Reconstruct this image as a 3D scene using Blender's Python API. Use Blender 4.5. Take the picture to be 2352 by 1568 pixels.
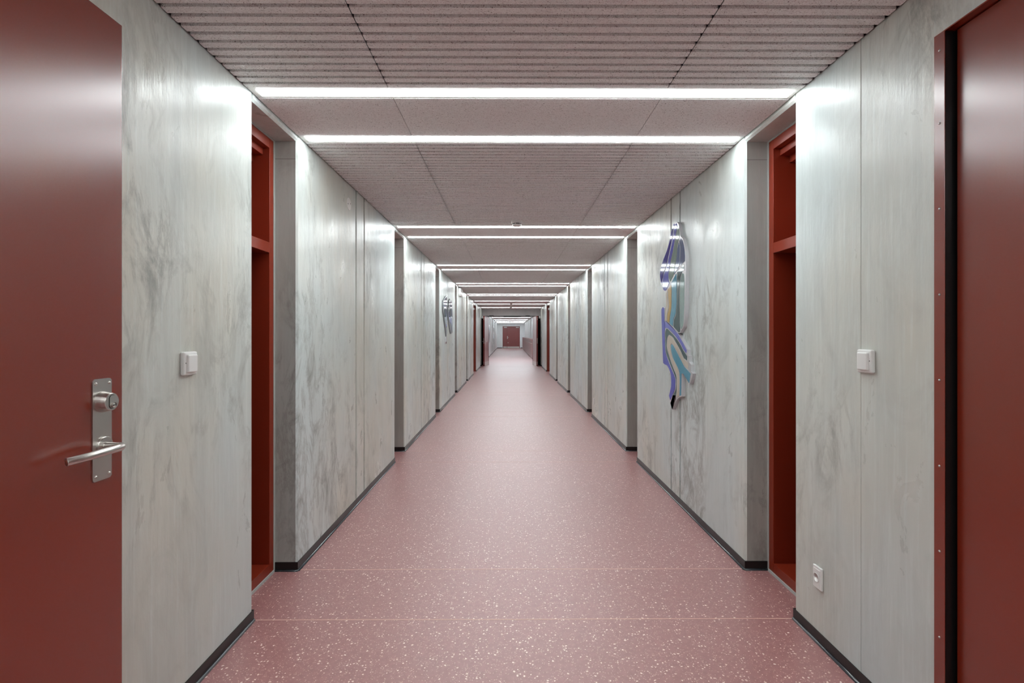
import bpy, bmesh, math, random
from mathutils import Vector, Matrix
from mathutils.geometry import tessellate_polygon
random.seed(4)
S = bpy.context.scene
for o in list(bpy.data.objects): bpy.data.objects.remove(o)
COL = S.collection

# ---------------------------------------------------------------- camera, world, exposure
FPX, CX, CY = 1145.0, 1176.0, 784.0          # focal length and centre of the 2352 x 1568 frame
VPX, HZ = 1170.0, 768.0                      # vanishing point of the corridor
EYE, CEIL = 1.262, 2.322
XL, XR = -1.133, 1.266                       # wall planes
cam_d = bpy.data.cameras.new('camera'); cam = bpy.data.objects.new('camera', cam_d); COL.objects.link(cam)
cam_d.sensor_width = 36.0; cam_d.lens = 36.0 * FPX / 2352.0
cam_d.shift_y = -(CY - HZ) / 2352.0
cam_d.clip_start = 0.05; cam_d.clip_end = 200
cam.location = (0, 0, EYE)
cam.rotation_euler = (math.pi / 2, 0, -math.atan((CX - VPX) / FPX))
S.camera = cam
w = bpy.data.worlds.new('world'); S.world = w; w.use_nodes = True
w.node_tree.nodes['Background'].inputs[0].default_value = (0.8, 0.85, 0.9, 1)
w.node_tree.nodes['Background'].inputs[1].default_value = 0.02
vs = S.view_settings
vs.view_transform = 'Standard'; vs.look = 'None'; vs.gamma = 1; vs.use_curve_mapping = False
vs.exposure = 2.02
LAMP = 8.0                                   # brightness of the ceiling strips
LAMP_FAR = 11.0                              # of those in the far corridor
LAMP_COL = (0.92, 0.99, 1.0, 1)
LAMP_COL_FAR = (0.86, 0.96, 1.0, 1)

# ---------------------------------------------------------------- materials
def lin(c):
    return tuple(((v / 255) / 12.92 if v / 255 <= 0.04045 else ((v / 255 + 0.055) / 1.055) ** 2.4) for v in c) + (1,)

class NT:
    def __init__(s, name):
        s.m = bpy.data.materials.new(name); s.m.use_nodes = True
        s.t = s.m.node_tree; s.b = s.t.nodes['Principled BSDF']
    def n(s, typ, **kw):
        nd = s.t.nodes.new(typ)
        for k, v in kw.items():
            if k.startswith('i_'):
                key = k[2:]; key = int(key) if key.isdigit() else key.replace('_', ' ')
                nd.inputs[key].default_value = v
            else: setattr(nd, k, v)
        return nd
    def l(s, a, b): s.t.links.new(a, b)
    def pos(s, scale, offset=(0, 0, 0)):
        g = s.n('ShaderNodeNewGeometry'); m = s.n('ShaderNodeMapping')
        m.inputs['Scale'].default_value = scale; m.inputs['Location'].default_value = offset
        s.l(g.outputs['Position'], m.inputs['Vector']); return m.outputs['Vector']
    def obj(s, scale):
        g = s.n('ShaderNodeTexCoord'); m = s.n('ShaderNodeMapping')
        m.inputs['Scale'].default_value = scale
        s.l(g.outputs['Object'], m.inputs['Vector']); return m.outputs['Vector']
    def noise(s, vec, scale, detail=4, rough=0.55, dist=0.0):
        nd = s.n('ShaderNodeTexNoise'); nd.inputs['Scale'].default_value = scale; nd.inputs['Detail'].default_value = detail
        nd.inputs['Roughness'].default_value = rough; nd.inputs['Distortion'].default_value = dist
        s.l(vec, nd.inputs['Vector']); return nd.outputs['Fac']
    def ramp(s, fac, stops):
        r = s.n('ShaderNodeValToRGB'); e = r.color_ramp.elements
        while len(e) > 1: e.remove(e[-1])
        e[0].position = stops[0][0]; c = stops[0][1]; e[0].color = c if isinstance(c, tuple) else (c, c, c, 1)
        for p, c in stops[1:]:
            x = e.new(p); x.color = c if isinstance(c, tuple) else (c, c, c, 1)
        s.l(fac, r.inputs['Fac']); return r.outputs['Color']
    def mix(s, fac, a, b, mode='MIX'):
        m = s.n('ShaderNodeMix', data_type='RGBA', blend_type=mode)
        for key, v in ((0, fac), (6, a), (7, b)):
            if hasattr(v, 'is_linked') or isinstance(v, bpy.types.NodeSocket): s.l(v, m.inputs[key])
            else: m.inputs[key].default_value = v
        return m.outputs[2]
    def math(s, op, a, b=0.0):
        m = s.n('ShaderNodeMath', operation=op)
        for k, v in ((0, a), (1, b)):
            if isinstance(v, bpy.types.NodeSocket): s.l(v, m.inputs[k])
            else: m.inputs[k].default_value = v
        return m.outputs[0]
    def bump(s, h, strength, dist):
        b = s.n('ShaderNodeBump'); b.inputs['Strength'].default_value = strength; b.inputs['Distance'].default_value = dist
        s.l(h, b.inputs['Height']); s.l(b.outputs['Normal'], s.b.inputs['Normal']); return b

def simple(name, rgb, rough=0.5, metal=0.0, spec=0.5, coat=0.0):
    q = NT(name); q.b.inputs['Base Color'].default_value = lin(rgb)
    q.b.inputs['Roughness'].default_value = rough; q.b.inputs['Metallic'].default_value = metal
    q.b.inputs['Specular IOR Level'].default_value = spec; q.b.inputs['Coat Weight'].default_value = coat
    return q

def concrete(name, base=(204, 213, 212), dark=(130, 131, 126), warm=(206, 201, 187), rough=0.31, stain=1.0, spec=0.6, hole_amt=1.0):
    q = NT(name)
    big = q.noise(q.pos((1, 1, 0.7)), 0.9, 5, 0.6, 0.5)
    streak = q.noise(q.pos((6, 6, 0.5), (2, 2, 0)), 2.2, 5, 0.55, 0.5)
    fine = q.noise(q.pos((26, 26, 1.2)), 3.0, 4, 0.6, 0.2)
    cloud = q.noise(q.pos((1.6, 1.6, 0.9), (3, 7, 1)), 3.2, 9, 0.68, 0.9)
    warmn = q.noise(q.pos((1, 1, 0.6), (9, 2, 4)), 1.1, 3)
    c = q.mix(q.ramp(warmn, [(0.40, 0.0), (0.66, 0.9)]), lin(base), lin(warm))
    c = q.mix(q.ramp(big, [(0.36, 0.35), (0.60, 0.0)]), c, lin(tuple(int(v * 0.86) for v in base)))
    c = q.mix(q.ramp(streak, [(0.36, 0.20), (0.52, 0.0)]), c, lin(tuple(int(v * 0.82) for v in base)))
    c = q.mix(q.ramp(fine, [(0.52, 0.0), (0.80, 0.30)]), c, lin(tuple(min(255, int(v * 1.10)) for v in base)))
    # branching form-oil stains, stretched downwards
    vein = q.math('ABSOLUTE', q.math('SUBTRACT', q.noise(q.pos((2.6, 2.6, 0.75), (1, 4, 2)), 2.0, 9, 0.72, 0.45), 0.5))
    veinm = q.math('MULTIPLY', q.ramp(vein, [(0.0, 1.0), (0.022, 0.45), (0.05, 0.0)]), q.ramp(big, [(0.50, 0.0), (0.60, 1.0)]))
    c = q.mix(q.math('MULTIPLY', veinm, 0.50 * stain), c, lin(dark))
    blot = q.math('MULTIPLY', q.ramp(cloud, [(0.51, 0.0), (0.68, 1.0)]), q.ramp(big, [(0.46, 0.15), (0.60, 1.0)]))
    c = q.mix(q.math('MULTIPLY', blot, 0.85 * stain), c, lin(dark))
    v = q.n('ShaderNodeTexVoronoi', feature='F1'); v.inputs['Scale'].default_value = 9.0; q.l(q.pos((1, 1, 1)), v.inputs['Vector'])
    sep = q.n('ShaderNodeSeparateColor'); q.l(v.outputs['Color'], sep.inputs['Color'])
    hole = q.math('MULTIPLY', q.math('LESS_THAN', v.outputs['Distance'], q.math('MULTIPLY', sep.outputs[1], 0.040)), q.math('GREATER_THAN', sep.outputs[0], 1 - 0.14 * hole_amt))
    c = q.mix(q.math('MULTIPLY', hole, 0.85), c, lin((60, 58, 54)))
    if name.startswith('cast'):
        g = q.n('ShaderNodeNewGeometry'); sp = q.n('ShaderNodeSeparateXYZ'); q.l(g.outputs['Position'], sp.inputs[0])
        ln = q.math('LESS_THAN', q.math('ABSOLUTE', q.math('SUBTRACT', sp.outputs[2], 2.200)), 0.0018)
        c = q.mix(q.math('MULTIPLY', ln, 0.6), c, lin((90, 86, 80)))
    q.l(c, q.b.inputs['Base Color'])
    q.l(q.ramp(cloud, [(0.35, rough - 0.04), (0.65, rough + 0.14)]), q.b.inputs['Roughness'])
    q.b.inputs['Specular IOR Level'].default_value = spec
    h = q.math('ADD', q.math('MULTIPLY', streak, 0.35), q.math('MULTIPLY', q.noise(q.pos((5, 5, 1.4)), 4, 5, 0.6), 0.7))
    h = q.math('ADD', h, q.math('MULTIPLY', q.noise(q.pos((1, 1, 0.6)), 60, 3, 0.6), 0.04))
    h = q.math('ADD', h, q.math('MULTIPLY', fine, 0.16))
    h = q.math('SUBTRACT', h, q.math('MULTIPLY', hole, 0.4))
    q.bump(h, 0.30, 0.010)
    return q.m

M = {}
M['concrete'] = concrete('polished_concrete')
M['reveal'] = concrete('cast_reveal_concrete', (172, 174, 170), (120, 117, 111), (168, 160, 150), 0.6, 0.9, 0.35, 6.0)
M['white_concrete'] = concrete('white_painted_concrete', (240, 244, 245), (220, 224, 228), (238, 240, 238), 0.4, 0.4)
M['beam'] = concrete('beam_concrete', (205, 204, 204), (172, 170, 168), (202, 198, 197), 0.7, 0.5, 0.3)

def floor_mat():
    q = NT('speckled_pink_vinyl')
    p = q.pos((1, 1, 1))
    wob = q.n('ShaderNodeVectorMath', operation='ADD')
    nz = q.n('ShaderNodeTexNoise'); nz.inputs['Scale'].default_value = 60; nz.inputs['Detail'].default_value = 2
    q.l(p, nz.inputs['Vector'])
    sc = q.n('ShaderNodeVectorMath', operation='SCALE'); sc.inputs['Scale'].default_value = 0.012
    q.l(nz.outputs['Color'], sc.inputs[0]); q.l(p, wob.inputs[0]); q.l(sc.outputs[0], wob.inputs[1])
    def flecks(scale, dist, keep):
        v = q.n('ShaderNodeTexVoronoi', feature='F1'); v.inputs['Scale'].default_value = scale
        q.l(wob.outputs[0], v.inputs['Vector'])
        s = q.n('ShaderNodeSeparateColor'); q.l(v.outputs['Color'], s.inputs['Color'])
        rad = q.math('MULTIPLY', q.math('ADD', s.outputs[1], 0.5), dist)
        return q.math('MULTIPLY', q.math('LESS_THAN', v.outputs['Distance'], rad), q.math('GREATER_THAN', s.outputs[0], 1 - keep))
    a = flecks(80, 0.235, 0.36); b = flecks(170, 0.30, 0.40)
    base = q.mix(q.ramp(q.noise(p, 45, 4, 0.6), [(0.35, 0.0), (0.65, 1.0)]), lin((158, 106, 105)), lin((169, 117, 116)))
    c = q.mix(q.math('MULTIPLY', b, 0.5), base, lin((236, 204, 194)))
    c = q.mix(q.math('MULTIPLY', a, 0.90), c, lin((252, 232, 226)))
    q.l(c, q.b.inputs['Base Color'])
    q.b.inputs['Roughness'].default_value = 0.40; q.b.inputs['Specular IOR Level'].default_value = 0.7
    q.b.inputs['Coat Weight'].default_value = 0.8; q.b.inputs['Coat IOR'].default_value = 1.55; q.b.inputs['Coat Roughness'].default_value = 0.42
    q.bump(q.noise(p, 160, 2), 0.06, 0.002)
    return q.m
M['floor'] = floor_mat()
M['weld'] = simple('pale_weld_seam', (226, 188, 176), 0.5).m

def woodwool():
    q = NT('wood_wool_ceiling')
    p = q.pos((1, 1, 1))
    def fibre(ang, off):
        m = q.n('ShaderNodeMapping'); m.inputs['Rotation'].default_value = (0, 0, ang); m.inputs['Location'].default_value = off
        m.inputs['Scale'].default_value = (1, 3.4, 1); q.l(p, m.inputs['Vector'])
        f = q.noise(m.outputs['Vector'], 70, 2, 0.5, 2.2)
        return q.math('ABSOLUTE', q.math('SUBTRACT', f, 0.5))
    f = q.math('MINIMUM', q.math('MINIMUM', fibre(0.4, (0, 0, 0)), fibre(1.6, (3, 1, 0))), fibre(2.6, (7, 5, 0)))
    g = q.ramp(f, [(0.0, 1.0), (0.035, 0.75), (0.10, 0.0)])
    patch = q.noise(p, 3.5, 4)
    light = q.mix(q.ramp(patch, [(0.35, 0.0), (0.65, 1.0)]), lin((254, 255, 255)), lin((252, 254, 253)))
    c = q.mix(g, lin((176, 166, 164)), light)
    pit = q.ramp(q.noise(p, 150, 3, 0.6), [(0.30, 0.85), (0.38, 0.0)])
    c = q.mix(pit, c, lin((96, 84, 80)))
    q.l(c, q.b.inputs['Base Color']); q.b.inputs['Roughness'].default_value = 0.9
    q.b.inputs['Specular IOR Level'].default_value = 0.15
    q.bump(g, 0.35, -0.003)
    return q.m
M['ceiling'] = woodwool()

def red_paint(name, rgb, rough, spec=0.5, coat=0):
    q = NT(name)
    n = q.noise(q.pos((1, 1, 1)), 1.2, 2, 0.5)
    c = q.mix(n, lin(rgb), lin(tuple(int(v * 0.94) for v in rgb)))
    q.l(c, q.b.inputs['Base Color'])
    q.b.inputs['Roughness'].default_value = rough
    q.b.inputs['Specular IOR Level'].default_value = spec
    if coat:
        q.b.inputs['Coat Weight'].default_value = 1.0; q.b.inputs['Coat IOR'].default_value = coat
        q.b.inputs['Coat Roughness'].default_value = rough
    return q.m
M['door_red'] = red_paint('oxide_red_door_laminate', (128, 37, 13), 0.25, 0.4, 1.58)
M['frame_red'] = red_paint('oxide_red_frame_paint', (138, 45, 24), 0.36, 0.5)
M['far_red'] = red_paint('deep_red_laminate', (124, 38, 35), 0.30, 0.5, 1.5)
M['carcass'] = simple('pale_red_carcass_edge', (190, 140, 138), 0.5).m
M['black'] = simple('black_rubber', (16, 15, 15), 0.35).m
M['skirt'] = simple('black_vinyl_skirting', (19, 15, 16), 0.30, 0, 0.4).m
M['bead'] = simple('dark_sealing_bead', (44, 50, 56), 0.18, 0, 0.9).m
M['joint'] = simple('dark_joint_filler', (58, 57, 55), 0.8).m
M['joint_pale'] = simple('grey_joint_filler', (150, 152, 154), 0.8).m
M['sealant'] = simple('pale_grey_sealant', (176, 178, 176), 0.6).m
M['white'] = simple('white_plastic', (226, 226, 224), 0.32).m
M['white_off'] = simple('offwhite_plastic', (232, 230, 226), 0.5).m
M['void_and_shade'] = simple('dark_gap_and_jamb_shade', (8, 8, 8), 0.9, 0, 0.1).m
M['housing'] = simple('light_grey_aluminium', (206, 204, 200), 0.5).m
M['steel'] = simple('brushed_stainless_steel', (198, 194, 189), 0.30, 1.0).m
M['steel_dark'] = simple('slot_black', (14, 13, 12), 0.6).m
def emit(name, col, st):
    q = NT(name); q.b.inputs['Base Color'].default_value = (0.8, 0.8, 0.8, 1)
    q.b.inputs['Emission Color'].default_value = col; q.b.inputs['Emission Strength'].default_value = st
    return q.m
M['lamp'] = emit('lit_opal_diffuser', LAMP_COL, LAMP)
M['lamp_far'] = emit('lit_opal_diffuser_cool', LAMP_COL_FAR, LAMP_FAR)
def enamel(name, rgb):
    q = NT(name)
    n = q.noise(q.pos((1, 1, 0.6)), 3.5, 3)
    q.l(q.mix(q.ramp(n, [(0.35, 0.0), (0.65, 1.0)]), lin(rgb), lin(tuple(int(v * 0.92) for v in rgb))), q.b.inputs['Base Color'])
    q.b.inputs['Roughness'].default_value = 0.08; q.b.inputs['Specular IOR Level'].default_value = 0.4
    return q.m
ART = dict(navy=(52, 52, 150), violet=(102, 108, 200), lilac=(124, 130, 212), sage=(134, 156, 148), slate=(104, 124, 160),
           pine=(84, 108, 110), teal=(96, 164, 190), seafoam=(152, 178, 174), cream=(212, 204, 190), ochre=(198, 164, 92),
           plum=(86, 74, 80), steelblue=(104, 118, 150))
for k, v in ART.items(): M['e_' + k] = enamel('enamel_' + k, v)
M['tray_steel'] = simple('dull_steel_tray', (120, 122, 128), 0.3, 0.6).m
M['art_edge'] = simple('silver_tray_edge', (200, 200, 203), 0.3, 0.25).m

# ---------------------------------------------------------------- helpers
def link(name, bm, mat, parent=None, smooth=False):
    bmesh.ops.recalc_face_normals(bm, faces=bm.faces)
    me = bpy.data.meshes.new(name); bm.to_mesh(me); bm.free()
    mats = mat if isinstance(mat, (list, tuple)) else [mat]
    for m in mats: me.materials.append(m)
    if smooth:
        for p in me.polygons: p.use_smooth = True
    o = bpy.data.objects.new(name, me); COL.objects.link(o)
    if parent: o.parent = parent
    return o
def thing(name, label, cat, loc=(0, 0, 0), group=None, rz=0):
    o = bpy.data.objects.new(name, None); COL.objects.link(o); o.location = loc; o.rotation_euler = (0, 0, rz)
    o.empty_display_size = 0.05
    o['label'] = label; o['category'] = cat
    if group: o['group'] = group
    return o
def struct(o): o['kind'] = 'structure'; return o
def root_struct(name, loc=(0, 0, 0)):
    o = bpy.data.objects.new(name, None); COL.objects.link(o); o.location = loc; o['kind'] = 'structure'; return o
def box(bm, x0, x1, y0, y1, z0, z1, mi=0, bev=0.0, seg=2):
    r = bmesh.ops.create_cube(bm, size=1.0)
    for v in r['verts']:
        v.co = Vector(((x0 + x1) / 2 + v.co.x * (x1 - x0), (y0 + y1) / 2 + v.co.y * (y1 - y0), (z0 + z1) / 2 + v.co.z * (z1 - z0)))
    fs = set(f for v in r['verts'] for f in v.link_faces)
    for f in fs: f.material_index = mi
    if bev:
        es = set(e for v in r['verts'] for e in v.link_edges)
        bmesh.ops.bevel(bm, geom=list(es), offset=bev, segments=seg, affect='EDGES', profile=0.5)
    return bm
def bx(*a, **k): return box(bmesh.new(), *a, **k)
def prism(bm, pts, vec, mi=0):
    """pts: 3-D outline, extruded along vec"""
    a = [bm.verts.new(p) for p in pts]; b = [bm.verts.new(Vector(p) + Vector(vec)) for p in pts]
    n = len(pts); fs = [bm.faces.new(a), bm.faces.new(b[::-1])]
    for i in range(n): fs.append(bm.faces.new((a[i], a[(i + 1) % n], b[(i + 1) % n], b[i])))
    for f in fs: f.material_index = mi
    tri = tessellate_polygon([[Vector(p) for p in pts]])
    bmesh.ops.delete(bm, geom=fs[:2], context='FACES_ONLY')
    for t in tri:
        for ring in (a, b):
            try: bm.faces.new([ring[i] for i in t]).material_index = mi
            except ValueError: pass
    return bm
def lathe(prof, axis='z', seg=40, origin=(0, 0, 0)):
    bm = bmesh.new(); rings = []
    for r, h in prof:
        ring = []
        for i in range(seg):
            t = 2 * math.pi * i / seg; a, b = max(r, 1e-5) * math.cos(t), max(r, 1e-5) * math.sin(t)
            p = {'z': (a, b, h), 'x': (h, a, b), 'y': (a, h, b)}[axis]
            ring.append(bm.verts.new(Vector(origin) + Vector(p)))
        rings.append(ring)
    for k in range(len(rings) - 1):
        for i in range(seg):
            bm.faces.new((rings[k][i], rings[k][(i + 1) % seg], rings[k + 1][(i + 1) % seg], rings[k + 1][i]))
    bm.faces.new(rings[0][::-1]); bm.faces.new(rings[-1])
    return bm
def tube(pts, rad, seg=20):
    bm = bmesh.new(); P = [Vector(p) for p in pts]; rings = []
    for i, p in enumerate(P):
        d = (P[min(i + 1, len(P) - 1)] - P[max(i - 1, 0)]).normalized()
        u = d.cross(Vector((0, 0, 1))).normalized(); v = u.cross(d).normalized()
        rings.append([bm.verts.new(p + rad * (math.cos(2 * math.pi * k / seg) * u + math.sin(2 * math.pi * k / seg) * v)) for k in range(seg)])
    for k in range(len(rings) - 1):
        for i in range(seg): bm.faces.new((rings[k][i], rings[k][(i + 1) % seg], rings[k + 1][(i + 1) % seg], rings[k + 1][i]))
    bm.faces.new(rings[0][::-1]); bm.faces.new(rings[-1])
    return bm
def spline(pts, n=8):
    P = [Vector(p) for p in pts]; out = []
    for i in range(len(P) - 1):
        a, b, c, d = P[max(i - 1, 0)], P[i], P[i + 1], P[min(i + 2, len(P) - 1)]
        for k in range(n):
            t = k / n
            out.append(0.5 * ((2 * b) + (c - a) * t + (2 * a - 5 * b + 4 * c - d) * t * t + (3 * b - a - 3 * c + d) * t ** 3))
    out.append(P[-1]); return out
def rrect(w, h, r, n=6):
    out = []
    for cx, cy, a0 in ((w / 2 - r, h / 2 - r, 0), (-w / 2 + r, h / 2 - r, 90), (-w / 2 + r, -h / 2 + r, 180), (w / 2 - r, -h / 2 + r, 270)):
        for i in range(n + 1):
            a = math.radians(a0 + 90 * i / n); out.append((cx + r * math.cos(a), cy + r * math.sin(a)))
    return out

# ---------------------------------------------------------------- the corridor: rhythm
P = 2.724
N0 = [2.206 + P * k for k in range(-3, 5)]                       # narrow niches
NICHE_W = 0.464
NARROW = [(a, a + NICHE_W) for a in N0] + [(19.36, 19.86)]
WIDE = (15.72, 17.07)
JOINT_C = [2.206 + NICHE_W + 1.125 + P * k for k in range(-3, 5)]
YB, YE = -6.5, 20.70
ZW = 2.40
NDEEP = 0.12                                                     # plane of the frames behind the wall face
CH = 0.010

def wall_profile(y0, y1, niches, joints, hair=()):
    """(depth, y) polyline along the wall face"""
    ev = [(a, b, 'n') for a, b in niches if a > y0 and b < y1]
    for c in joints:
        if y0 + .2 < c < y1 - .2:
            ev += [(c - 0.115, c - 0.090, 'j'), (c + 0.090, c + 0.115, 'j')]
    for c in hair: ev.append((c - 0.0025, c + 0.0025, 'h'))
    ev.sort(); out = [(0, y0)]
    for a, b, t in ev:
        if t == 'n': out += [(0, a - CH), (CH, a), (0.40, a), (0.40, b), (CH, b), (0, b + CH)]
        elif t == 'j': out += [(0, a - .003), (.003, a), (0.020, a), (0.020, b), (.003, b), (0, b + .003)]
        else: out += [(0, a), (0.002, a + .001), (0.002, b - .001), (0, b)]
    out.append((0, y1)); return out
def build_wall(name, sgn, xw, y0, y1, niches, joints, mat, hair=(), soffit=2.296):
    prof = wall_profile(y0, y1, niches, joints, hair)
    bm = bmesh.new()
    X = lambda d: xw + sgn * d
    lo = [bm.verts.new((X(d), y, -.05)) for d, y in prof]; hi = [bm.verts.new((X(d), y, ZW)) for d, y in prof]
    for i in range(len(prof) - 1):
        f = bm.faces.new((lo[i], lo[i + 1], hi[i + 1], hi[i]))
        dd, dy = abs(prof[i + 1][0] - prof[i][0]), abs(prof[i + 1][1] - prof[i][1])
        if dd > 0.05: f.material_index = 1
        if prof[i][0] == prof[i + 1][0] == 0.020: f.material_index = 2
    back = [bm.verts.new((X(0.5), y, z)) for y, z in ((y0, -.05), (y1, -.05), (y1, ZW), (y0, ZW))]
    bm.faces.new(back)
    bm.faces.new((lo[0], back[0], back[3], hi[0])); bm.faces.new((lo[-1], hi[-1], back[2], back[1]))
    top = bm.faces.new(hi + [back[2], back[3]]); bot = bm.faces.new(lo + [back[1], back[0]])
    bmesh.ops.triangulate(bm, faces=[top, bot])
    for a, b in niches:
        if not (a > y0 and b < y1): continue
        # lintel with a small chamfer on its lower edge
        pr = [(0, soffit + CH), (CH, soffit), (0.395, soffit), (0.395, ZW - .002), (0, ZW - .002)]
        prism(bm, [(X(d), a - .0005, z) for d, z in pr], (0, b - a + .001, 0), 0)
    o = struct(link(name, bm, [mat, M['reveal'] if mat == M['concrete'] else mat, M['joint'] if mat == M['concrete'] else M['joint_pale']]))
    return o
allN = NARROW + [WIDE]
HAIR = [1.7885]
build_wall('wall_left', -1, XL, YB, YE, allN, JOINT_C[1:], M['concrete'])
# the right wall carries the closed door near the camera: opening 0.46 .. 1.44
RD0, RD1, RDT = 0.46, 1.4777, 2.147
build_wall('wall_right', 1, XR, RD1, YE, allN, [c for c in JOINT_C if c > 2], M['concrete'], HAIR)
build_wall('wall_right_rear', 1, XR, YB, RD0, [n for n in allN if n[0] < -.6], [c for c in JOINT_C if c < 0], M['concrete'])
bm = bx(XR, XR + 0.5, RD0 - .0, RD1, RDT, ZW); struct(link('wall_right_over_door', bm, M['concrete']))
struct(link('wall_rear', bx(XL - .5, XR + .5, YB - .2, YB, 0, ZW), M['concrete']))

# skirting on the piers, turned into the niche reveals, with a sealing bead at its foot
def skirting(name, sgn, xw, y0, y1, niches, open0=False, open1=False):
    segs = []; cur = y0
    for a, b in sorted(niches):
        if a > y0 and b < y1: segs.append((cur, a)); cur = b
    segs.append((cur, y1))
    bm = bmesh.new(); bb = bmesh.new()
    T, H, R = 0.004, 0.047, 0.009
    for s0, s1 in segs:
        n0 = s0 != y0 or open0; n1 = s1 != y1 or open1
        path = []
        if n0: path += [(NDEEP, s0)]
        path += [(0, s0), (0, s1)]
        if n1: path += [(NDEEP, s1)]
        # strips as thin boxes
        a0 = s0 - (T if n0 else 0); a1 = s1 + (T if n1 else 0)
        xa, xb = sorted((xw - sgn * T, xw)); box(bm, xa, xb, a0, a1, 0, H)
        if n0: xa, xb = sorted((xw, xw + sgn * (NDEEP - .001))); box(bm, xa, xb, s0 - T, s0, 0, H)
        if n1: xa, xb = sorted((xw, xw + sgn * (NDEEP - .001))); box(bm, xa, xb, s1, s1 + T, 0, H)
        q = []
        if n0: q += [(NDEEP - .002, a0), (-T + 0.004, a0)]
        q += [(-T, a0 + (.004 if n0 else 0)), (-T, a1 - (.004 if n1 else 0))]
        if n1: q += [(-T + .004, a1), (NDEEP - .002, a1)]
        pts = [(xw + sgn * d, y, 0.0) for d, y in q]
        # tube laid on the floor: half sunk
        t = tube(pts, R, 10)
        me = bpy.data.meshes.new('tmp'); t.to_mesh(me); t.free(); bb.from_mesh(me); bpy.data.meshes.remove(me)
    o = struct(link(name, bm, M['skirt']))
    link('sealing_bead', bb, M['bead'], o, True)
    return o
skirting('baseboard_left', -1, XL, YB, YE, allN)
skirting('baseboard_right', 1, XR, RD1, YE, allN)
skirting('baseboard_right_rear', 1, XR, YB, RD0, [n for n in allN if n[0] < -.6])

# floor
YF = 46.0
XR2 = 1.42
bm = bx(XL - .5, XR2 + .4, YB - .2, YF + .3, -0.1, 0)
seams = sorted([a + .004 for a, b in NARROW if a > -4] + [b + .012 for a, b in NARROW if b > -4] + [WIDE[0], WIDE[1]])
fl = struct(link('floor', bm, M['floor']))
bm = bmesh.new()
for y in seams: box(bm, XL - .10, XR + .10, y - .0022, y + .0022, -0.001, 0.0007)
link('weld_seam', bm, M['weld'], fl)

# ceiling: three columns of wood-wool boards, grooved between the pairs of strip lights, plain between the two lights
STR = []                                         # (centre y) of the lights in this corridor
pairs = [(2.1925 + P * k, 2.7075 + P * k) for k in range(-3, 5)]
for a, b in pairs: STR += [a, b]
STR += [15.80, 17.31, 19.67]
HH = 0.050
def board_cols(): return [(XL + .005, -0.5225), (-0.5195, 0.6795), (0.6825, XR - .005)]
def ceiling_run(bm, y0, y1, grooved):
    zt = CEIL + 0.03
    for x0, x1 in board_cols():
        if not grooved: box(bm, x0, x1, y0, y1, CEIL, zt); continue
        pitch = 0.0497; n = int((y1 - y0 - 0.02) / pitch); m0 = (y1 - y0 - (n - 1) * pitch) / 2
        prof = [(y0, CEIL)]
        for i in range(n):
            c = y0 + m0 + i * pitch
            prof += [(c - .0088, CEIL), (c - .0080, CEIL + .021), (c + .0080, CEIL + .021), (c + .0088, CEIL)]
        prof.append((y1, CEIL))
        lo = [bm.verts.new((x0, y, z)) for y, z in prof]; hi = [bm.verts.new((x1, y, z)) for y, z in prof]
        for i in range(len(prof) - 1): bm.faces.new((lo[i], lo[i + 1], hi[i + 1], hi[i]))
        tl = [bm.verts.new((x, y, zt)) for x, y in ((x0, y0), (x1, y0), (x1, y1), (x0, y1))]
        bm.faces.new(tl)
        bm.faces.new((lo[0], hi[0], tl[1], tl[0])); bm.faces.new((lo[-1], tl[3], tl[2], hi[-1]))
        f1 = bm.faces.new(lo + [tl[3], tl[0]]); f2 = bm.faces.new(hi + [tl[2], tl[1]])
        bmesh.ops.triangulate(bm, faces=[f1, f2])
bm = bmesh.new(); cur = YB
for i, s in enumerate(STR):
    y0, y1 = cur, s - HH
    ceiling_run(bm, y0, y1, (y1 - y0) > 1.8 and i < 17)
    cur = s + HH
ceiling_run(bm, cur, YE, False)
struct(link('ceiling', bm, M['ceiling']))
struct(link('ceiling_backing', bx(XL - .5, XR + .5, YB - .2, 20.95, ZW, ZW + .1), M['void_and_shade']))

def ordinal_label(i): return i
def strip_light(y, xa, xb, label, far=False, group='long ceiling strip lights across the corridor', z=CEIL, drop=.0025):
    t = thing('strip_light', label, 'ceiling light', ((xa + xb) / 2, y, z + .02), group)
    w = (xb - xa) / 2
    bm = bmesh.new()
    box(bm, -w - .03, w + .02, -HH + .001, -0.030, -.019, .02); box(bm, -w - .03, w + .02, 0.030, HH - .001, -.019, .02)
    box(bm, -w - .03, -w, -0.030, 0.030, -.019, .02); box(bm, w, w + .02, -0.030, 0.030, -.019, .02)
    box(bm, -w, w, -0.030, 0.030, .012, .02)
    link('housing', bm, M['housing'], t)
    link('diffuser', bx(-w, w, -0.0295, 0.0295, -.020 - drop, .008, bev=.002), M['lamp_far' if far else 'lamp'], t)
    return t
names = {}
pw = ['of the pair of strip lights nearest the viewer', 'of the second pair of strip lights down the corridor', 'of the third pair of strip lights down the corridor',
      'of the fourth pair of strip lights down the corridor', 'of the fifth pair of strip lights down the corridor']
rear = 0
for i, s in enumerate(STR):
    k, h = divmod(i, 2)
    if s < 0: lab = 'lit white strip light in the ceiling above and behind the viewer'
    elif i < 16: lab = ('nearer' if h == 0 else 'farther') + ' light ' + pw[k - 3]
    else: lab = ['first lit strip after the fifth pair, ahead of the ceiling detector', 'lit strip light crossed by a round ceiling detector', 'last lit strip light in front of the double door beam'][i - 16]
    strip_light(s, -1.098, 1.240, lab)

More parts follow.
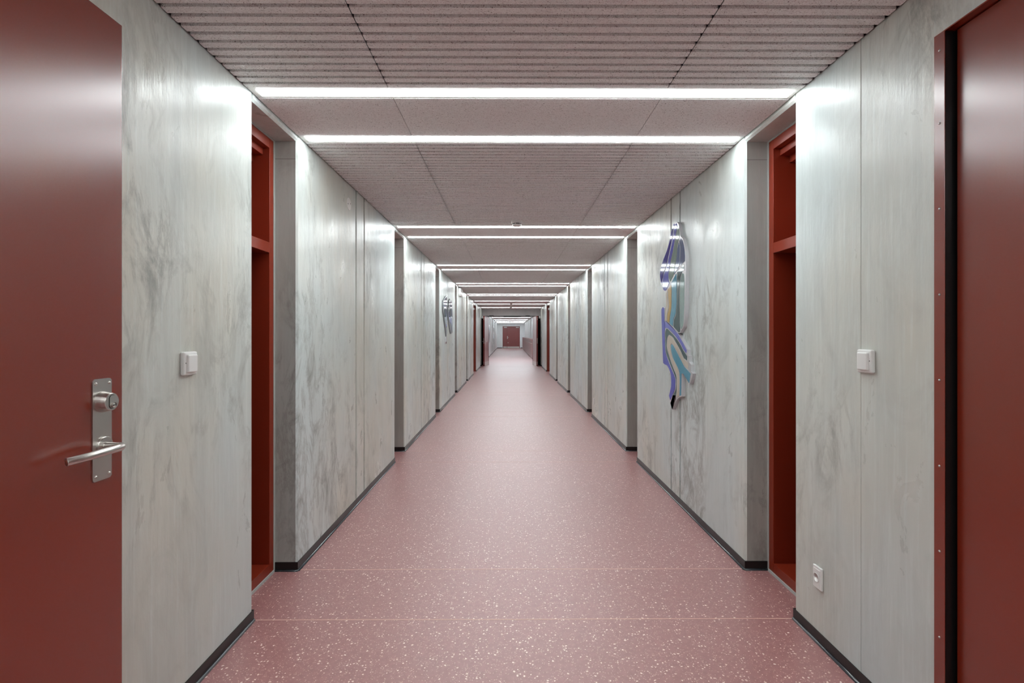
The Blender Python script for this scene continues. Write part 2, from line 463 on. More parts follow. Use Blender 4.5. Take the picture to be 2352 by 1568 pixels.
# ---------------------------------------------------------------- red framed narrow door units in the niches
def niche_unit(idx, sgn, xw, a, b):
    r = root_struct('door_%d' % idx, (xw + sgn * NDEEP, (a + b) / 2, 0))
    w = (b - a) / 2 - 0.016; top = 2.286; fw = 0.043
    X = lambda d0, d1: tuple(sorted((sgn * d0, sgn * d1)))
    bm = bmesh.new()
    for s in (-1, 1):
        y0, y1 = sorted((s * (w - fw), s * w)); box(bm, *X(0, .225), y0, y1, 0.012, top, bev=.0012, seg=1)
    box(bm, *X(0, .225), -w + fw, w - fw, top - .050, top, bev=.0012, seg=1)
    link('frame', bm, M['frame_red'], r)
    link('sill', bx(*X(0, .225), -w + fw, w - fw, 0.012, 0.061, bev=.0012, seg=1), M['frame_red'], r)
    bm = bx(*X(.034, .09), -w + fw, w - fw, 2.200, 2.236, bev=.001, seg=1)
    box(bm, *X(.085, .20), -w + fw, w - fw, 2.163, 2.236, bev=.001, seg=1)
    link('head_rail', bm, M['frame_red'], r)
    link('transom', bx(*X(0, .19), -w + fw, w - fw, 1.689, 1.743, bev=.0012, seg=1), M['frame_red'], r)
    bm = bmesh.new()
    box(bm, *X(.205, .245), -w + fw, w - fw, 1.743, 2.236); link('upper_panel', bm, M['door_red'], r)
    bm = bmesh.new(); box(bm, *X(.205, .245), -w + fw, w - fw, 0.061, 1.689)
    link('lower_panel', bm, M['black'], r)
    for s in (-1, 1):
        y0, y1 = sorted((s * (w - fw), s * (w - fw - .05)))
        link('sash_stile', bx(*X(.120, .205), y0, y1, 1.743, 2.200, bev=.001, seg=1) if False else bx(*X(.190, .205), y0, y1, 1.743, 2.163, bev=.001, seg=1), M['frame_red'], r)
    # pale sealant round the frame
    bm = bmesh.new(); g = .016
    for s in (-1, 1):
        y0, y1 = sorted((s * w, s * (w + g - .0005))); box(bm, *X(-.002, .03), y0, y1, 0.0, 2.2955)
    box(bm, *X(-.002, .03), -w, w, top, 2.2955); box(bm, *X(-.006, .03), -w, w, 0.0, 0.013)
    link('sealant', bm, M['sealant'], r)
    return r
k = 1
for a, b in NARROW:
    if a < -1: continue
    niche_unit(k, -1, XL, a, b); niche_unit(k + 1, 1, XR, a, b); k += 2

# wide niches with red lined doors near the far end
def wide_door(idx, sgn, xw, a, b):
    r = root_struct('door_%d' % idx, (xw + sgn * 0.012, (a + b) / 2, 0))
    w = (b - a) / 2; X = lambda d0, d1: tuple(sorted((sgn * d0, sgn * d1)))
    bm = bmesh.new()
    for s in (-1, 1):
        y0, y1 = sorted((s * (w - .03), s * (w - .001))); box(bm, *X(0, .30), y0, y1, 0.001, 2.29)
    box(bm, *X(0, .30), -w + .03, w - .03, 2.22, 2.29); link('frame', bm, M['door_red'], r)
    link('leaf', bx(*X(.13, .17), -w + .033, w - .033, .008, 2.217), M['door_red'], r)
    link('door_closer', bx(*X(.045, .13), w - .30, w - .06, 2.10, 2.165, bev=.006), M['white'], r)
    bm = tube([(sgn * .13, -.45, 1.0), (sgn * .075, -.45, 1.0), (sgn * .07, -.44, 1.0), (sgn * .07, -.32, 1.0)], .010, 10)
    link('handle', bm, M['steel'], r, True)
wide_door(k, -1, XL, *WIDE); wide_door(k + 1, 1, XR, *WIDE); k += 2

# ---------------------------------------------------------------- near left door, folded back against the wall
XF = -1.045
d = root_struct('door_%d' % k, (XF, 1.351, 0)); k += 1
d.rotation_euler = (0, 0, math.radians(-0.9))
LT = 2.095
link('leaf', bx(-.042, 0, -.94, 0, 0.010, LT, bev=.0015, seg=2), M['door_red'], d)
link('rubber_seal', bx(-.052, -.042, -.93, -.02, 0.02, LT - .01), M['black'], d)
link('edge_latch', bx(-.030, -.004, 0, .0028, 1.950, 1.978, bev=.001), M['steel'], d)
py = 1.283 - 1.351; pzc, ph = 1.0195, .259
pl = link('lock_plate', prism(bmesh.new(), [(0.0003, py + u, pzc + v) for u, v in rrect(.0585, ph, .008)], (.0030, 0, 0)), M['steel'], d)
for u in (-.0205, .0205):
    for v in (-ph / 2 + .012, ph / 2 - .012):
        sc = link('screw', lathe([(.0042, .003), (.0040, .0045), (.0022, .0058), (.0001, .0062)], 'x', 16, (0, py + u, pzc + v)), M['steel'], pl, True)
cz = 1.0900
cy = lathe([(.0265, .003), (.0265, .006), (.0245, .018), (.0222, .0275), (.0212, .0285), (.0001, .0285)], 'x', 40, (0, py, cz))
cyl = link('lock_cylinder', cy, M['steel'], pl)
link('cylinder_core', prism(bmesh.new(), [(.0286, py + u, cz + v) for u, v in rrect(.0185, .034, .0088)], (.0016, 0, 0)), M['steel'], cyl)
link('cylinder_gap', prism(bmesh.new(), [(.0282, py + u, cz + v) for u, v in rrect(.0205, .036, .0098)], (.0008, 0, 0)), M['steel_dark'], cyl)
link('keyway', bx(.0302, .0345, py - .0062, py + .0062, cz - .0145, cz - .0020, bev=.005, seg=4), M['steel'], cyl)
link('key_slot', bx(.0340, .0349, py - .0048, py + .0048, cz - .0092, cz - .0074), M['steel_dark'], cyl)
ro = link('handle_rose', lathe([(.0238, .003), (.0238, .0078), (.0228, .0090), (.0105, .0092), (.0100, .0125), (.0001, .0125)], 'x', 40, (0, py + .004, .976)), M['steel'], pl)
path = spline([(.010, py + .004, .976), (.034, py + .004, .976), (.050, py + .001, .976), (.0585, py - .011, .976), (.060, py - .030, .976), (.058, py - .065, .975), (.051, py - .100, .973), (.041, py - .128, .971), (.036, py - .138, .9705)], 6)
link('lever_handle', tube(path, .0094, 24), M['steel'], pl, True)

# near right door, closed in a steel frame
d = root_struct('door_%d' % k, (XR, 0.96, 0)); k += 1
ys = lambda y: y - 0.96
bm = bx(-.002, .05, ys(1.441), ys(RD1) + .0, 0, RDT, bev=.0008, seg=1)
fr = link('frame', bm, M['door_red'], d)
link('frame_return', bx(-.0005, .12, ys(1.4405), ys(1.441), 0.001, RDT - .001), M['black'], d)
link('head_frame', bx(-.002, .05, ys(.50), ys(1.441), RDT - .0035, RDT), M['door_red'], d)
link('frame_hinge_side', bx(-.002, .05, ys(RD0), ys(.50), 0, RDT), M['door_red'], d)
link('leaf', bx(.026, .068, ys(.507), ys(1.432), .010, RDT - .006, bev=.001, seg=1), M['door_red'], d)
link('rubber_gasket', bx(.045, .10, ys(1.4325), ys(1.4404), 0.001, RDT - .004), M['black'], d)
struct(link('wall_right_void', bx(XR + .10, XR + .5, RD0, RD1, 0, RDT), M['void_and_shade']))
for z in (2.096, 1.882, 1.631, 1.379, 1.128, .876, .626, .373):
    s = link('frame_screw', lathe([(.0034, 0), (.0032, .0012), (.0012, .0024), (.0001, .0026)], 'x', 14), M['steel'], fr, True)
    s.scale = (-1, 1, 1); s.location = (-.002, ys(1.458), z)

# ---------------------------------------------------------------- wall fittings
def wall_switch(sgn, xw, y, z, label):
    """sgn: direction out of the wall"""
    t = thing('light_switch', label, 'light switch', (xw, y, z))
    bm = bx(*sorted((0, sgn * .016)), -.0365, .0365, -.041, .041, bev=.0055, seg=3)
    link('back_box', bm, M['white'], t, True)
    link('rocker', bx(*sorted((sgn * .012, sgn * .0245)), -.025, .025, -.031, .031, bev=.004, seg=3), M['white'], t, True)
    link('indicator', lathe([(.0018, .0), (.0018, .0006)], 'x', 10, (sgn * .0160 if sgn > 0 else -.0166, -.0285, .002)), M['steel_dark'], t)
    for c in t.children:
        if c.name.startswith(('back_box', 'rocker')):
            for p in c.data.polygons: p.use_smooth = len(p.vertices) != 4 or p.area < 3e-5
    return t
wall_switch(1, XL, 1.7555, 1.161, 'white rocker switch on the left concrete wall near the open red door')
wall_switch(-1, XR, 1.7525, 1.168, 'white rocker switch on the right concrete wall below the hairline joint')

def socket(xw, y, z, label):
    t = thing('wall_socket', label, 'electrical socket', (xw, y, z), 'white sockets low on the right wall')
    link('faceplate', bx(-.009, 0, -.028, .028, -.0450, .0450, bev=.003, seg=3), M['white'], t)
    bm = bx(-.0112, -.006, -.0205, .0205, -.0345, .0345, bev=.0008, seg=1)
    link('socket_insert', bm, M['white'], t)
    ring = lathe([(.0185, -.0130), (.0170, -.0138), (.0160, -.0118), (.0155, -.0113), (.0001, -.0113)], 'x', 36)
    r = link('socket_well', ring, M['white_off'], t, True)
    for dz, dy in ((.004, -.0065), (.004, .0065), (-.007, 0)):
        link('pin_hole', lathe([(.0022, -.01165), (.0022, -.0110)], 'x', 12, (0, dy, dz)), M['steel_dark'], t)
    return t
socket(XR, 2.031, .270, 'nearest white socket low on the right wall under the rocker switch')
socket(XR, 7.43, .268, 'white socket at the far edge of the pier past the enamel wall relief')
socket(XR, 12.90, .262, 'farthest small white socket low on the right wall')

t = thing('blanking_plate', 'round white cover plate high on the left wall beside the joint', 'cover plate', (XL, 3.523, 2.182))
link('disc', lathe([(.0435, 0), (.0435, .0015), (.0415, .0032), (.0001, .0038)], 'x', 40), M['white_off'], t)
for dy in (-.024, .024):
    link('screw_hole', lathe([(.0045, .0030), (.0045, .0040), (.0001, .0041)], 'x', 14, (0, dy, dy * .25 + .002)), M['steel_dark'], t)
for z in ():
    pass

t = thing('emergency_light', 'white box mounted high on the left wall just under the ceiling', 'emergency light', (XL, 11.28, 2.21))
link('body', bx(0, .055, -.21, .21, -.055, .085, bev=.006), M['white'], t)
link('lens', bx(.004, .050, -.20, .20, -.085, -.055, bev=.008), M['white_off'], t)

def detector(x, y, label, r=.052):
    t = thing('smoke_detector', label, 'smoke detector', (x, y, CEIL), 'round detectors on the ceiling centreline')
    link('base', lathe([(r, 0), (r * 1.02, -.006), (r * .99, -.016), (r * .90, -.024), (r * .84, -.025)], 'z', 40), M['white'], t)
    link('vent_ring', lathe([(r * .78, -.024), (r * .76, -.036)], 'z', 40), M['steel_dark'], t)
    bm = lathe([(r * .84, -.033), (r * .82, -.040), (r * .70, -.047), (.0001, -.050)], 'z', 40)
    for k_ in range(6):
        a = k_ * math.pi / 3 + .2
        c, s_ = math.cos(a) * r * .80, math.sin(a) * r * .80
        box(bm, c - .003, c + .003, s_ - .003, s_ + .003, -.036, -.022)
    link('cap', bm, M['white'], t)
detector(.070, 4.66, 'nearest round white detector on the grooved ceiling before the second light pair')
detector(.060, 16.95, 'middle detector on the ceiling, in line with a strip light far down')
detector(.055, 19.10, 'detector on the ceiling just before the double door beam')

# ---------------------------------------------------------------- enamel wall reliefs
XA = XR - 0.024
def pz4(x, y): return (1480 + x / 6.53, 480 + y / 6.53)
def pz5(x, y): return (1480 + x / 6.03, 700 + y / 6.03)
def onwall(px, py, X):
    Y = FPX * X / (px - VPX); return (Y, EYE - (py - HZ) * Y / FPX)
def smooth_poly(pts, n=3):
    P_ = [Vector((a, b, 0)) for a, b in pts]; out = []; L = len(P_)
    for i in range(L):
        a, b, c, d_ = P_[i - 1], P_[i], P_[(i + 1) % L], P_[(i + 2) % L]
        if (c - b).length < 1e-5: continue
        v1 = (b - a).normalized(); v2 = (c - b).normalized(); v3 = (d_ - c).normalized()
        if v1.dot(v2) < .45 or v2.dot(v3) < .45: out.append(b); continue        # keep sharp corners
        for k_ in range(n):
            t_ = k_ / n
            out.append(.5 * ((2 * b) + (c - a) * t_ + (2 * a - 5 * b + 4 * c - d_) * t_ * t_ + (3 * b - a - 3 * c + d_) * t_ ** 3))
    return [(v.x, v.y) for v in out]
def relief_part(name, pts, mat, parent, origin, sgn, X, d0, d1):
    """pts in (y, z); slab between depths d0..d1 measured from the face X outward"""
    bm = bmesh.new()
    q = smooth_poly(pts)
    prism(bm, [(X - origin[0] - sgn * d0, a - origin[1], b - origin[2]) for a, b in q], (-sgn * (d1 - d0), 0, 0))
    return link(name, bm, mat, parent)
org = (XR, 3.78, 0.5)
art = thing('wall_relief', 'large glossy blue, ochre and sea green enamel relief on the near right wall', 'wall art', org)
upper = [pz4(*p) for p in ((480, 193), (505, 203), (522, 240), (530, 290), (538, 345), (546, 405), (580, 440), (602, 520), (617, 600), (626, 700), (629, 790), (629, 900), (626, 980), (624, 1100), (622, 1250), (622, 1400))] + \
        [pz5(*p) for p in ((573, 60), (570, 150), (560, 240), (545, 310), (520, 345), (500, 382), (484, 393), (462, 384), (405, 330), (350, 277), (290, 215), (290, 150), (297, 80))] + \
        [pz4(*p) for p in ((325, 1400), (322, 1285), (326, 1243), (295, 1228), (266, 1185), (246, 1110), (236, 1030), (234, 960), (248, 880), (278, 780), (313, 690), (343, 610), (366, 520), (386, 430), (400, 340), (422, 270), (452, 207))]
lower = [pz5(*p) for p in ((265, 20), (285, 40), (288, 205), (350, 262), (462, 385), (500, 440), (550, 530), (602, 618), (602, 688), (622, 708), (624, 788), (648, 828), (650, 922), (675, 952), (660, 1030), (632, 1102), (585, 1030), (540, 953), (528, 965), (527, 1268), (500, 1275), (450, 1320), (392, 1450), (362, 1370), (345, 1262), (345, 1235), (372, 1130), (372, 1040), (368, 990), (350, 910), (318, 850), (285, 832), (262, 812), (255, 700), (245, 400), (237, 100), (243, 45))]
tu = relief_part('upper_tray', [onwall(*p, XA) for p in upper], M['art_edge'], art, org, 1, XA, -0.0235, 0)
tl = relief_part('lower_tray', [onwall(*p, XA) for p in lower], M['art_edge'], art, org, 1, XA, -0.0235, 0)
A = []
def reg(tray, col, z4=(), z5=(), z4b=()):
    pts = [pz4(*p) for p in z4] + [pz5(*p) for p in z5] + [pz4(*p) for p in z4b]
    relief_part('enamel_panel', [onwall(*p, XA) for p in pts], M['e_' + col], tray, org, 1, XA, 0.0002, 0.0022)
reg(tu, 'navy', [(456, 215), (430, 265), (407, 340), (394, 430), (374, 520), (349, 610), (319, 690), (284, 780), (254, 880), (242, 960), (245, 1030), (254, 1100), (266, 1140), (270, 1070), (280, 1020), (300, 940), (334, 850), (360, 720), (393, 570), (424, 430), (436, 330), (458, 240)])
reg(tu, 'violet', [(470, 226), (490, 213), (497, 255), (482, 340), (465, 430), (437, 600), (407, 740), (378, 880), (364, 980), (370, 1080), (378, 1105), (345, 1190), (320, 1222), (290, 1200), (278, 1130), (282, 1065), (300, 980), (343, 870), (370, 740), (406, 580), (436, 430), (448, 330)])
reg(tu, 'sage', [(503, 270), (520, 275), (530, 330), (532, 400), (516, 480), (497, 580), (486, 720), (462, 850), (440, 1000), (396, 1085), (378, 1040), (372, 970), (394, 860), (414, 740), (446, 600), (474, 430), (488, 340)])
reg(tu, 'slate', [(523, 495), (536, 545), (534, 700), (529, 840), (500, 905), (450, 985), (470, 850), (492, 720), (504, 590)])
reg(tu, 'steelblue', [(540, 425), (572, 455), (592, 520), (606, 610), (613, 700), (612, 778), (546, 845), (540, 790), (545, 700), (547, 560), (531, 480)])
reg(tu, 'cream', [(333, 1262), (352, 1222), (354, 1290), (360, 1360), (365, 1450)], [(338, 60), (320, 130), (315, 222), (296, 205), (297, 100), (301, 50)], [(332, 1400)])
reg(tu, 'ochre', [(360, 1206), (403, 1130), (410, 1220), (410, 1400)], [(373, 60), (360, 150), (350, 246), (322, 226), (327, 130), (345, 60)], [(374, 1400), (366, 1320)])
reg(tu, 'teal', [(420, 1092), (484, 965), (489, 1100), (487, 1300), (486, 1420)], [(440, 60), (433, 130), (406, 200), (399, 294), (356, 253), (366, 150), (380, 60)], [(418, 1400), (418, 1200)])
reg(tu, 'pine', [(500, 942), (602, 826), (606, 915), (578, 930), (552, 995), (537, 1080), (530, 1200), (529, 1420)], [(490, 100), (492, 250), (500, 345), (490, 378), (472, 370), (411, 302), (418, 210), (444, 140), (450, 60)], [(495, 1420), (498, 1200)])
reg(tu, 'seafoam', [(574, 958), (596, 968), (606, 1060), (606, 1200), (604, 1420)], [(552, 100), (547, 250), (527, 325), (514, 333), (500, 260), (497, 100)], [(539, 1420), (542, 1200), (549, 1060)])
reg(tl, 'violet', (), [(264, 30), (278, 46), (282, 210), (292, 300), (284, 380), (288, 480), (294, 640), (328, 760), (370, 870), (428, 1010), (432, 1090), (427, 1170), (398, 1240), (364, 1322), (350, 1258), (378, 1130), (376, 990), (356, 905), (322, 840), (287, 823), (268, 803), (262, 690), (252, 400), (243, 100), (249, 50)])
reg(tl, 'lilac', (), [(290, 224), (350, 274), (459, 388), (495, 450), (545, 535), (592, 625), (586, 668), (545, 610), (505, 530), (445, 440), (383, 372), (325, 318), (300, 322)])
reg(tl, 'pine', (), [(310, 334), (328, 333), (375, 385), (435, 450), (500, 545), (540, 625), (598, 712), (596, 768), (558, 738), (505, 625), (438, 505), (402, 448), (350, 414), (322, 445), (312, 520), (314, 600), (348, 720), (396, 860), (444, 980), (448, 1090), (444, 1240), (398, 1438), (385, 1428), (368, 1360), (404, 1250), (440, 1180), (446, 1080), (438, 1000), (378, 850), (338, 750), (305, 640), (298, 480), (296, 380)][:33])
reg(tl, 'cream', (), [(350, 424), (395, 457), (430, 512), (500, 637), (558, 755), (610, 803), (614, 892), (562, 845), (522, 770), (472, 668), (412, 558), (384, 532), (366, 560), (369, 632), (397, 740), (447, 840), (486, 950), (487, 1150), (483, 1268), (456, 1288), (460, 1090), (456, 980), (407, 850), (358, 715), (326, 600), (323, 520), (332, 450)])
reg(tl, 'teal', (), [(386, 546), (408, 572), (465, 680), (516, 777), (558, 857), (645, 950), (626, 1083), (542, 948), (520, 956), (514, 1256), (494, 1260), (497, 1150), (495, 945), (455, 835), (406, 735), (380, 630), (376, 570)])
reg(tl, 'plum', (), [(402, 1252), (442, 1252), (441, 1300), (396, 1436), (386, 1430), (368, 1362)])

# left wall relief: two leaf shapes seen at a grazing angle
def pz1(x, y): return (1000 + x / 11.2, 660 + y / 11.2)
XA2 = XL + 0.014
def onl(p): return onwall(*pz1(*p), XA2)
org2 = (XL, 9.2, .9)
def left_relief(label, dy):
    o2 = (XL, org2[1], org2[2])
    r = thing('wall_relief', label, 'wall art', (XL, org2[1] + dy, org2[2]), 'leaf shaped enamel reliefs on the left wall')
    t1 = relief_part('leaf_tray', [onl(p) for p in ((200, 345), (228, 300), (262, 235), (292, 220), (303, 300), (306, 480), (304, 700), (300, 940), (291, 1040), (298, 1100), (292, 1250), (280, 1262), (262, 1100), (240, 950), (212, 720), (196, 600), (192, 430))], M['tray_steel'], r, o2, -1, XA2, -.0135, 0)
    for col, pts in (('steelblue', ((215, 350), (245, 300), (285, 250), (296, 300), (298, 480), (270, 520), (230, 540), (208, 480))),
                     ('pine', ((222, 560), (240, 545), (262, 760), (278, 950), (272, 1000), (250, 900), (228, 720))),
                     ('slate', ((250, 545), (290, 520), (298, 700), (294, 900), (282, 930), (268, 760))),
                     ('lilac', ((280, 950), (292, 940), (288, 1035), (280, 1010)))):
        relief_part('enamel_panel', [onl(p) for p in pts], M['e_' + col], t1, o2, -1, XA2, .0003, .0025)
    t2 = relief_part('second_leaf_tray', [onl(p) for p in ((376, 288), (386, 300), (380, 360), (402, 340), (425, 352), (436, 450), (444, 640), (450, 900), (446, 1110), (438, 1165), (400, 1190), (380, 1120), (350, 900), (325, 760), (322, 640), (338, 460), (352, 350))], M['tray_steel'], r, o2, -1, XA2, -.0135, 0)
    for col, pts in (('plum', ((352, 370), (372, 310), (366, 420), (345, 520), (335, 600))),
                     ('slate', ((382, 380), (405, 355), (422, 380), (426, 520), (384, 540), (376, 460))),
                     ('pine', ((370, 560), (395, 545), (410, 700), (396, 745), (370, 720))),
                     ('steelblue', ((415, 545), (432, 560), (438, 800), (436, 1100), (424, 1130), (405, 900), (400, 770), (414, 700))),
                     ('lilac', ((345, 640), (362, 600), (366, 730), (398, 800), (402, 950), (372, 860), (348, 740)))):
        relief_part('enamel_panel', [onl(p) for p in pts], M['e_' + col], t2, o2, -1, XA2, .0003, .0025)
    t3 = relief_part('tail_tray', [onl(p) for p in ((278, 1275), (292, 1268), (298, 1285), (294, 1385), (288, 1445), (274, 1450), (268, 1392), (272, 1330))], M['art_edge'], r, o2, -1, XA2, -.0135, 0)
    relief_part('enamel_panel', [onl(p) for p in ((272, 1395), (288, 1390), (285, 1438), (275, 1440))], M['e_plum'], t3, o2, -1, XA2, .0003, .0025)
    return r
left_relief('pair of silver edged blue leaf shapes on the left wall of the near corridor', 0)

# ---------------------------------------------------------------- double door partition
YD = 20.85
JL, JR = -0.860, 0.975
bm = bmesh.new()
box(bm, XL - .5, JL - .005, YD - .12, YD + .148, 0, 2.034); box(bm, JR + .005, XR + .5, YD - .12, YD + .148, 0, 2.034)
struct(link('wall_partition_jambs', bm, M['void_and_shade']))  # jambs coloured near black to stand for the shade behind the open leaves
struct(link('wall_partition_beam', bx(XL + .0, XR - .0, YE, YD + .15, 2.035, ZW - .001), M['beam']))
t = root_struct('door_%d' % k, ((JL + JR) / 2, YD - .1, 0)); k += 1
link('head_frame', bx(-1.03, 1.03, -.06, .20, 2.008, 2.036), M['black'], t)
link('closer_rail', bx(-.30, .40, -.11, -.03, 1.990, 2.036, bev=.004), M['steel_dark'], t)
for sx in (-.80, .70): link('closer_arm', bx(sx - .09, sx + .09, -.10, -.05, 2.02, 2.05, bev=.004), M['steel_dark'], t)
def fire_leaf(hx, hy, ang, sgn, handle):
    """leaf hinged at (hx, hy); free edge swings to the viewer"""
    e = root_struct('door_%d' % k, (hx, hy, 0)); e.rotation_euler = (0, 0, ang)
    # local: leaf runs from 0 to -0.9 in y, face towards corridor centre = -sgn x
    link('leaf', bx(*sorted((0, sgn * .06)), -.90, 0, .008, 2.005, bev=.002, seg=1), M['far_red'], e)
    link('kick_plate', bx(*sorted((-sgn * .0022, -.0)), -.885, -.01, .015, .165), M['steel'], e)
    link('edge_strip', bx(*sorted((sgn * .022, sgn * .046)), -.903, -.900, .90, 1.12), M['steel'], e)
    for z in (.12, 1.90): link('edge_bolt', bx(*sorted((sgn * .024, sgn * .044)), -.903, -.900, z - .06, z + .06), M['steel'], e)
    if handle:
        bm = bx(*sorted((-sgn * .002, 0)), -.86, -.80, .88, 1.10); link('lock_plate', bm, M['steel'], e)
        for s in (-1, 1):
            x0 = -sgn * .055 if s < 0 else sgn * .115
            xs = 0 if s < 0 else sgn * .06
            link('lever_handle', tube([(xs, -.83, .98), (x0, -.83, .98), (x0, -.82, .98), (x0, -.71, .98)], .010, 10), M['steel'], e, True)
    return e
fire_leaf(JL + .0, YD - .05, math.atan2(-.13, .90) * 1.0, -1, True); k += 1
fire_leaf(JR - .0, YD - .05, math.atan2(.105, .90), 1, False); k += 1
for sx, xx, lab in ((1, XL, 'tiny white sensor box at the left end of the door beam'), (-1, XR, 'tiny white sensor box at the right end of the door beam')):
    t = thing('sensor_box', lab, 'sensor', (xx, 20.45, 1.97), 'white sensor boxes beside the double doors')
    link('casing', bx(*sorted((0, sx * .06)), -.04, .04, -.05, .05, bev=.008), M['white'], t)
    link('lens', lathe([(.018, 0), (.014, -.012), (.0001, -.016)], 'y', 18, (sx * .03, -.040, -.01)), M['white_off'], t)

# ---------------------------------------------------------------- far corridor
Y2 = 21.0
farN = [(22.0 + P * i, 22.0 + P * i + .45) for i in range(8)]
farJ = [22.0 + .45 + 1.12 + P * i for i in range(8)]
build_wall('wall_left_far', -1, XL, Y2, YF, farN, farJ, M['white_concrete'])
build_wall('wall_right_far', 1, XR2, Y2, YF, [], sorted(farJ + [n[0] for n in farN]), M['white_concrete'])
skirting('baseboard_left_far', -1, XL, Y2, YF, farN)
for a, b in farN:
    niche_unit(k, -1, XL, a, b); k += 1
bm = bmesh.new()
DX0, DX1, DZ = -.627, .964, 2.02
box(bm, XL - .5, DX0, YF, YF + .2, 0, ZW); box(bm, DX1, XR2 + .5, YF, YF + .2, 0, ZW); box(bm, DX0, DX1, YF, YF + .2, DZ, ZW)
struct(link('wall_end', bm, M['white_concrete']))
bm = bmesh.new()
box(bm, XL, DX0 - .05, YF - .006, YF, 0, .06); box(bm, DX1 + .05, XR2, YF - .006, YF, 0, .06)
struct(link('baseboard_end', bm, M['skirt']))
# ceiling and lights
farS = [21.9, 23.3, 24.8, 26.2, 27.6, 31.0, 35.3, 38.9, 42.4, 44.6]  # unseen strips behind the beam and the last one are added for brightness
bm = bmesh.new(); cur = Y2
for s in farS: box(bm, XL + .004, XR2 - .004, cur, s - HH, CEIL, CEIL + .03); cur = s + HH
box(bm, XL + .004, XR2 - .004, cur, YF, CEIL, CEIL + .03)
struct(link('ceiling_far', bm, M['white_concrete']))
struct(link('ceiling_backing_far', bx(XL - .5, XR2 + .5, 20.95, YF + .2, ZW, ZW + .1), M['void_and_shade']))
far_lab = {31.0: 'first strip light seen beyond the double doors', 35.3: 'second strip light seen beyond the double doors', 38.9: 'third strip light seen beyond the double doors',
           42.4: 'fourth strip light seen beyond the double doors', 44.6: 'strip light added near the red end door to brighten the end wall'}
for s in farS:
    lab = far_lab.get(s, 'added strip light brightening the far corridor, unseen behind the door beam' if s < 30 else 'cool white strip light in the far half of the end corridor')
    strip_light(s, -1.08, 1.30, lab, True, 'strip lights beyond the double doors')
detector(.05, 42.0, 'tiny detector on the ceiling near the red end door', .055)
# end door
t = root_struct('door_%d' % k, (0, YF, 0)); k += 1
bm = bmesh.new()
box(bm, DX0, DX0 + .045, -.012, .10, 0, DZ); box(bm, DX1 - .045, DX1, -.012, .10, 0, DZ); box(bm, DX0, DX1, -.012, .10, DZ - .04, DZ)
link('frame', bm, M['far_red'], t)
SP = -.229
for x0, x1 in ((DX0 + .048, SP - .006), (SP + .006, DX1 - .048)):
    lf = link('leaf', bx(x0, x1, .0, .05, .008, DZ - .043, bev=.002, seg=1), M['far_red'], t)
    link('kick_plate', bx(x0 + .01, x1 - .01, -.004, .0, .015, .155), M['steel'], lf)
link('gap', bx(SP - .006, SP + .006, .01, .05, .008, DZ - .04), M['steel_dark'], t)
for x in (-.50, .60): link('door_closer', bx(x, x + .28, -.06, 0, DZ - .135, DZ - .065, bev=.006), M['housing'], t)
link('closer_arm', tube([(-.22, -.05, DZ - .08), (0, -.05, DZ - .04), (.2, -.05, DZ - .02), (.42, -.05, DZ - .04), (.60, -.05, DZ - .08)], .012, 8), M['far_red'], t)
link('lock_plate', bx(-.205, -.145, -.006, 0, .86, 1.12), M['steel'], t)
link('lever_handle', tube([(-.175, 0, .98), (-.175, -.05, .98), (-.165, -.055, .98), (-.06, -.055, .98)], .011, 10), M['steel'], t, True)
link('lock', lathe([(.035, 0), (.032, -.02), (.0001, -.02)], 'y', 18, (-.12, 0, .50)), M['steel'], t)
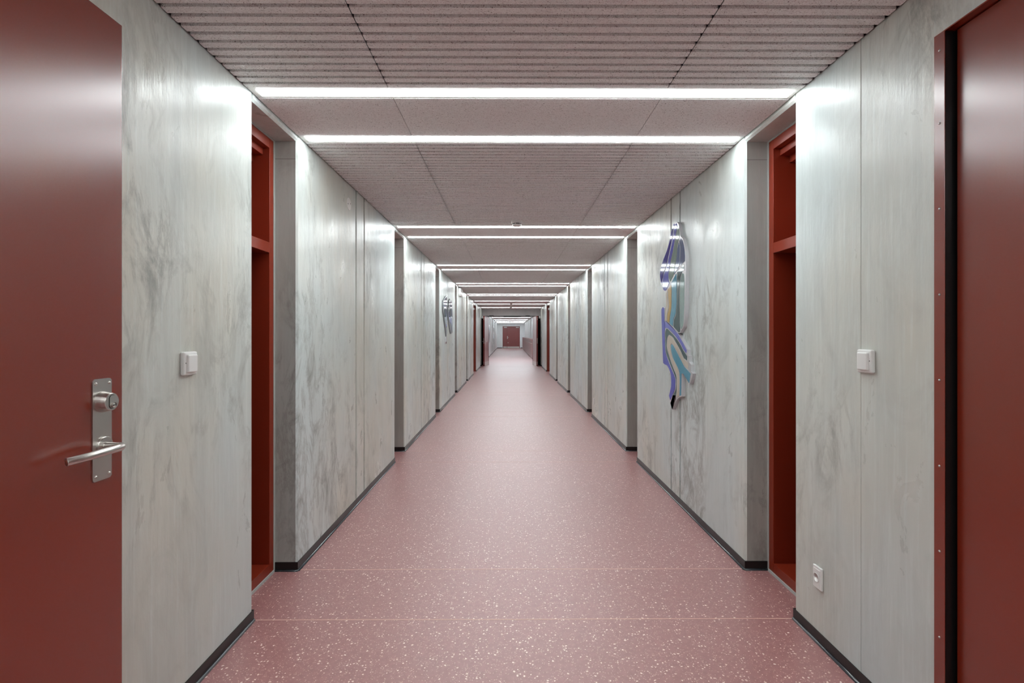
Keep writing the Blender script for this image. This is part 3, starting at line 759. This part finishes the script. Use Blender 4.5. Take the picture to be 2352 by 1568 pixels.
# red cabinets along the right far wall
cx0, cx1, cw = 1.16, XR2 - .001, 0.60
n = 32; y = 44.3
cab = None
for i in range(n):
    y0, y1 = y - cw * (i + 1), y - cw * i
    if i == 0: lab = 'low red cabinet nearest the end door, its end panel facing the corridor'
    else: lab = 'low dark red cabinet in the row along the right wall beyond the double doors'
    if cab is None:
        r = thing('low_cabinet', lab, 'cabinet', (cx1, (y0 + y1) / 2, 0), 'low red cabinets along the far right wall')
        bm = bx(-.24, 0, -cw / 2 + .001, cw / 2 - .001, .04, 1.0)
        box(bm, -.2585, -.24, cw / 2 - .011, cw / 2 - .001, .04, 1.0); box(bm, -.2585, -.24, -cw / 2 + .001, -cw / 2 + .011, .04, 1.0)
        link('carcass', bm, M['carcass'], r)
        dr = link('cabinet_door', bx(-.258, -.241, -cw / 2 + .012, cw / 2 - .012,   .042, .999, bev=.0015, seg=1), M['far_red'], r)
        link('knob', lathe([(.006, -.258), (.006, -.27), (.011, -.275), (.009, -.283), (.0001, -.284)], 'x', 14, (0, cw / 2 - .05, .80)), M['steel'], dr)
        link('plinth', bx(-.22, 0, -cw / 2 + .001, cw / 2 - .001, 0, .04), M['skirt'], r)
        cab = r
    else:
        r = cab.copy(); COL.objects.link(r); r.location = (cx1, (y0 + y1) / 2, 0); r['label'] = lab
        for ch in list(cab.children):
            c = ch.copy(); COL.objects.link(c); c.parent = r
            for g in ch.children:
                g2 = g.copy(); COL.objects.link(g2); g2.parent = c
wt = struct(link('trim_cabinet_top', bx(cx0 - .002, cx1, 44.3 - n * cw, 44.3 + .02, 1.0005, 1.02), M['far_red']))
t = thing('wall_socket', 'white box on the wall beside the red end door, above the cabinets', 'electrical socket', (XR2, 44.9, 1.10))
link('casing', bx(-.05, 0, -.05, .05, -.06, .06, bev=.006), M['white'], t)
def slim_relief(label, y, parts):
    r = thing('wall_relief', label, 'wall art', (XL, y, 1.2), 'slim grey reliefs on the left wall beyond the double doors')
    for z0, z1, wd in parts:
        pts = [(0, z0), (wd * .5, z0 + .12), (wd, (z0 + z1) / 2), (wd * .6, z1 - .1), (0, z1), (-wd * .5, z1 - .2), (-wd, (z0 + z1) / 2 + .05), (-wd * .4, z0 + .15)]
        q = smooth_poly(pts)
        bm = prism(bmesh.new(), [(0.0005, a, b - 1.2) for a, b in q], (.028, 0, 0)); tr = link('tray', bm, M['art_edge'], r)
        bm = prism(bmesh.new(), [(0.0285, a * .85, (b - (z0 + z1) / 2) * .94 + (z0 + z1) / 2 - 1.2) for a, b in q], (.0025, 0, 0)); link('enamel_panel', bm, M['e_slate'], tr)
slim_relief('slim grey relief on the left wall, seen past the open left door leaf', 28.0, [(.80, 1.80, .28)])
slim_relief('two part grey relief on the left wall nearer the end door', 35.7, [(1.40, 1.96, .30), (.55, 1.27, .30)])
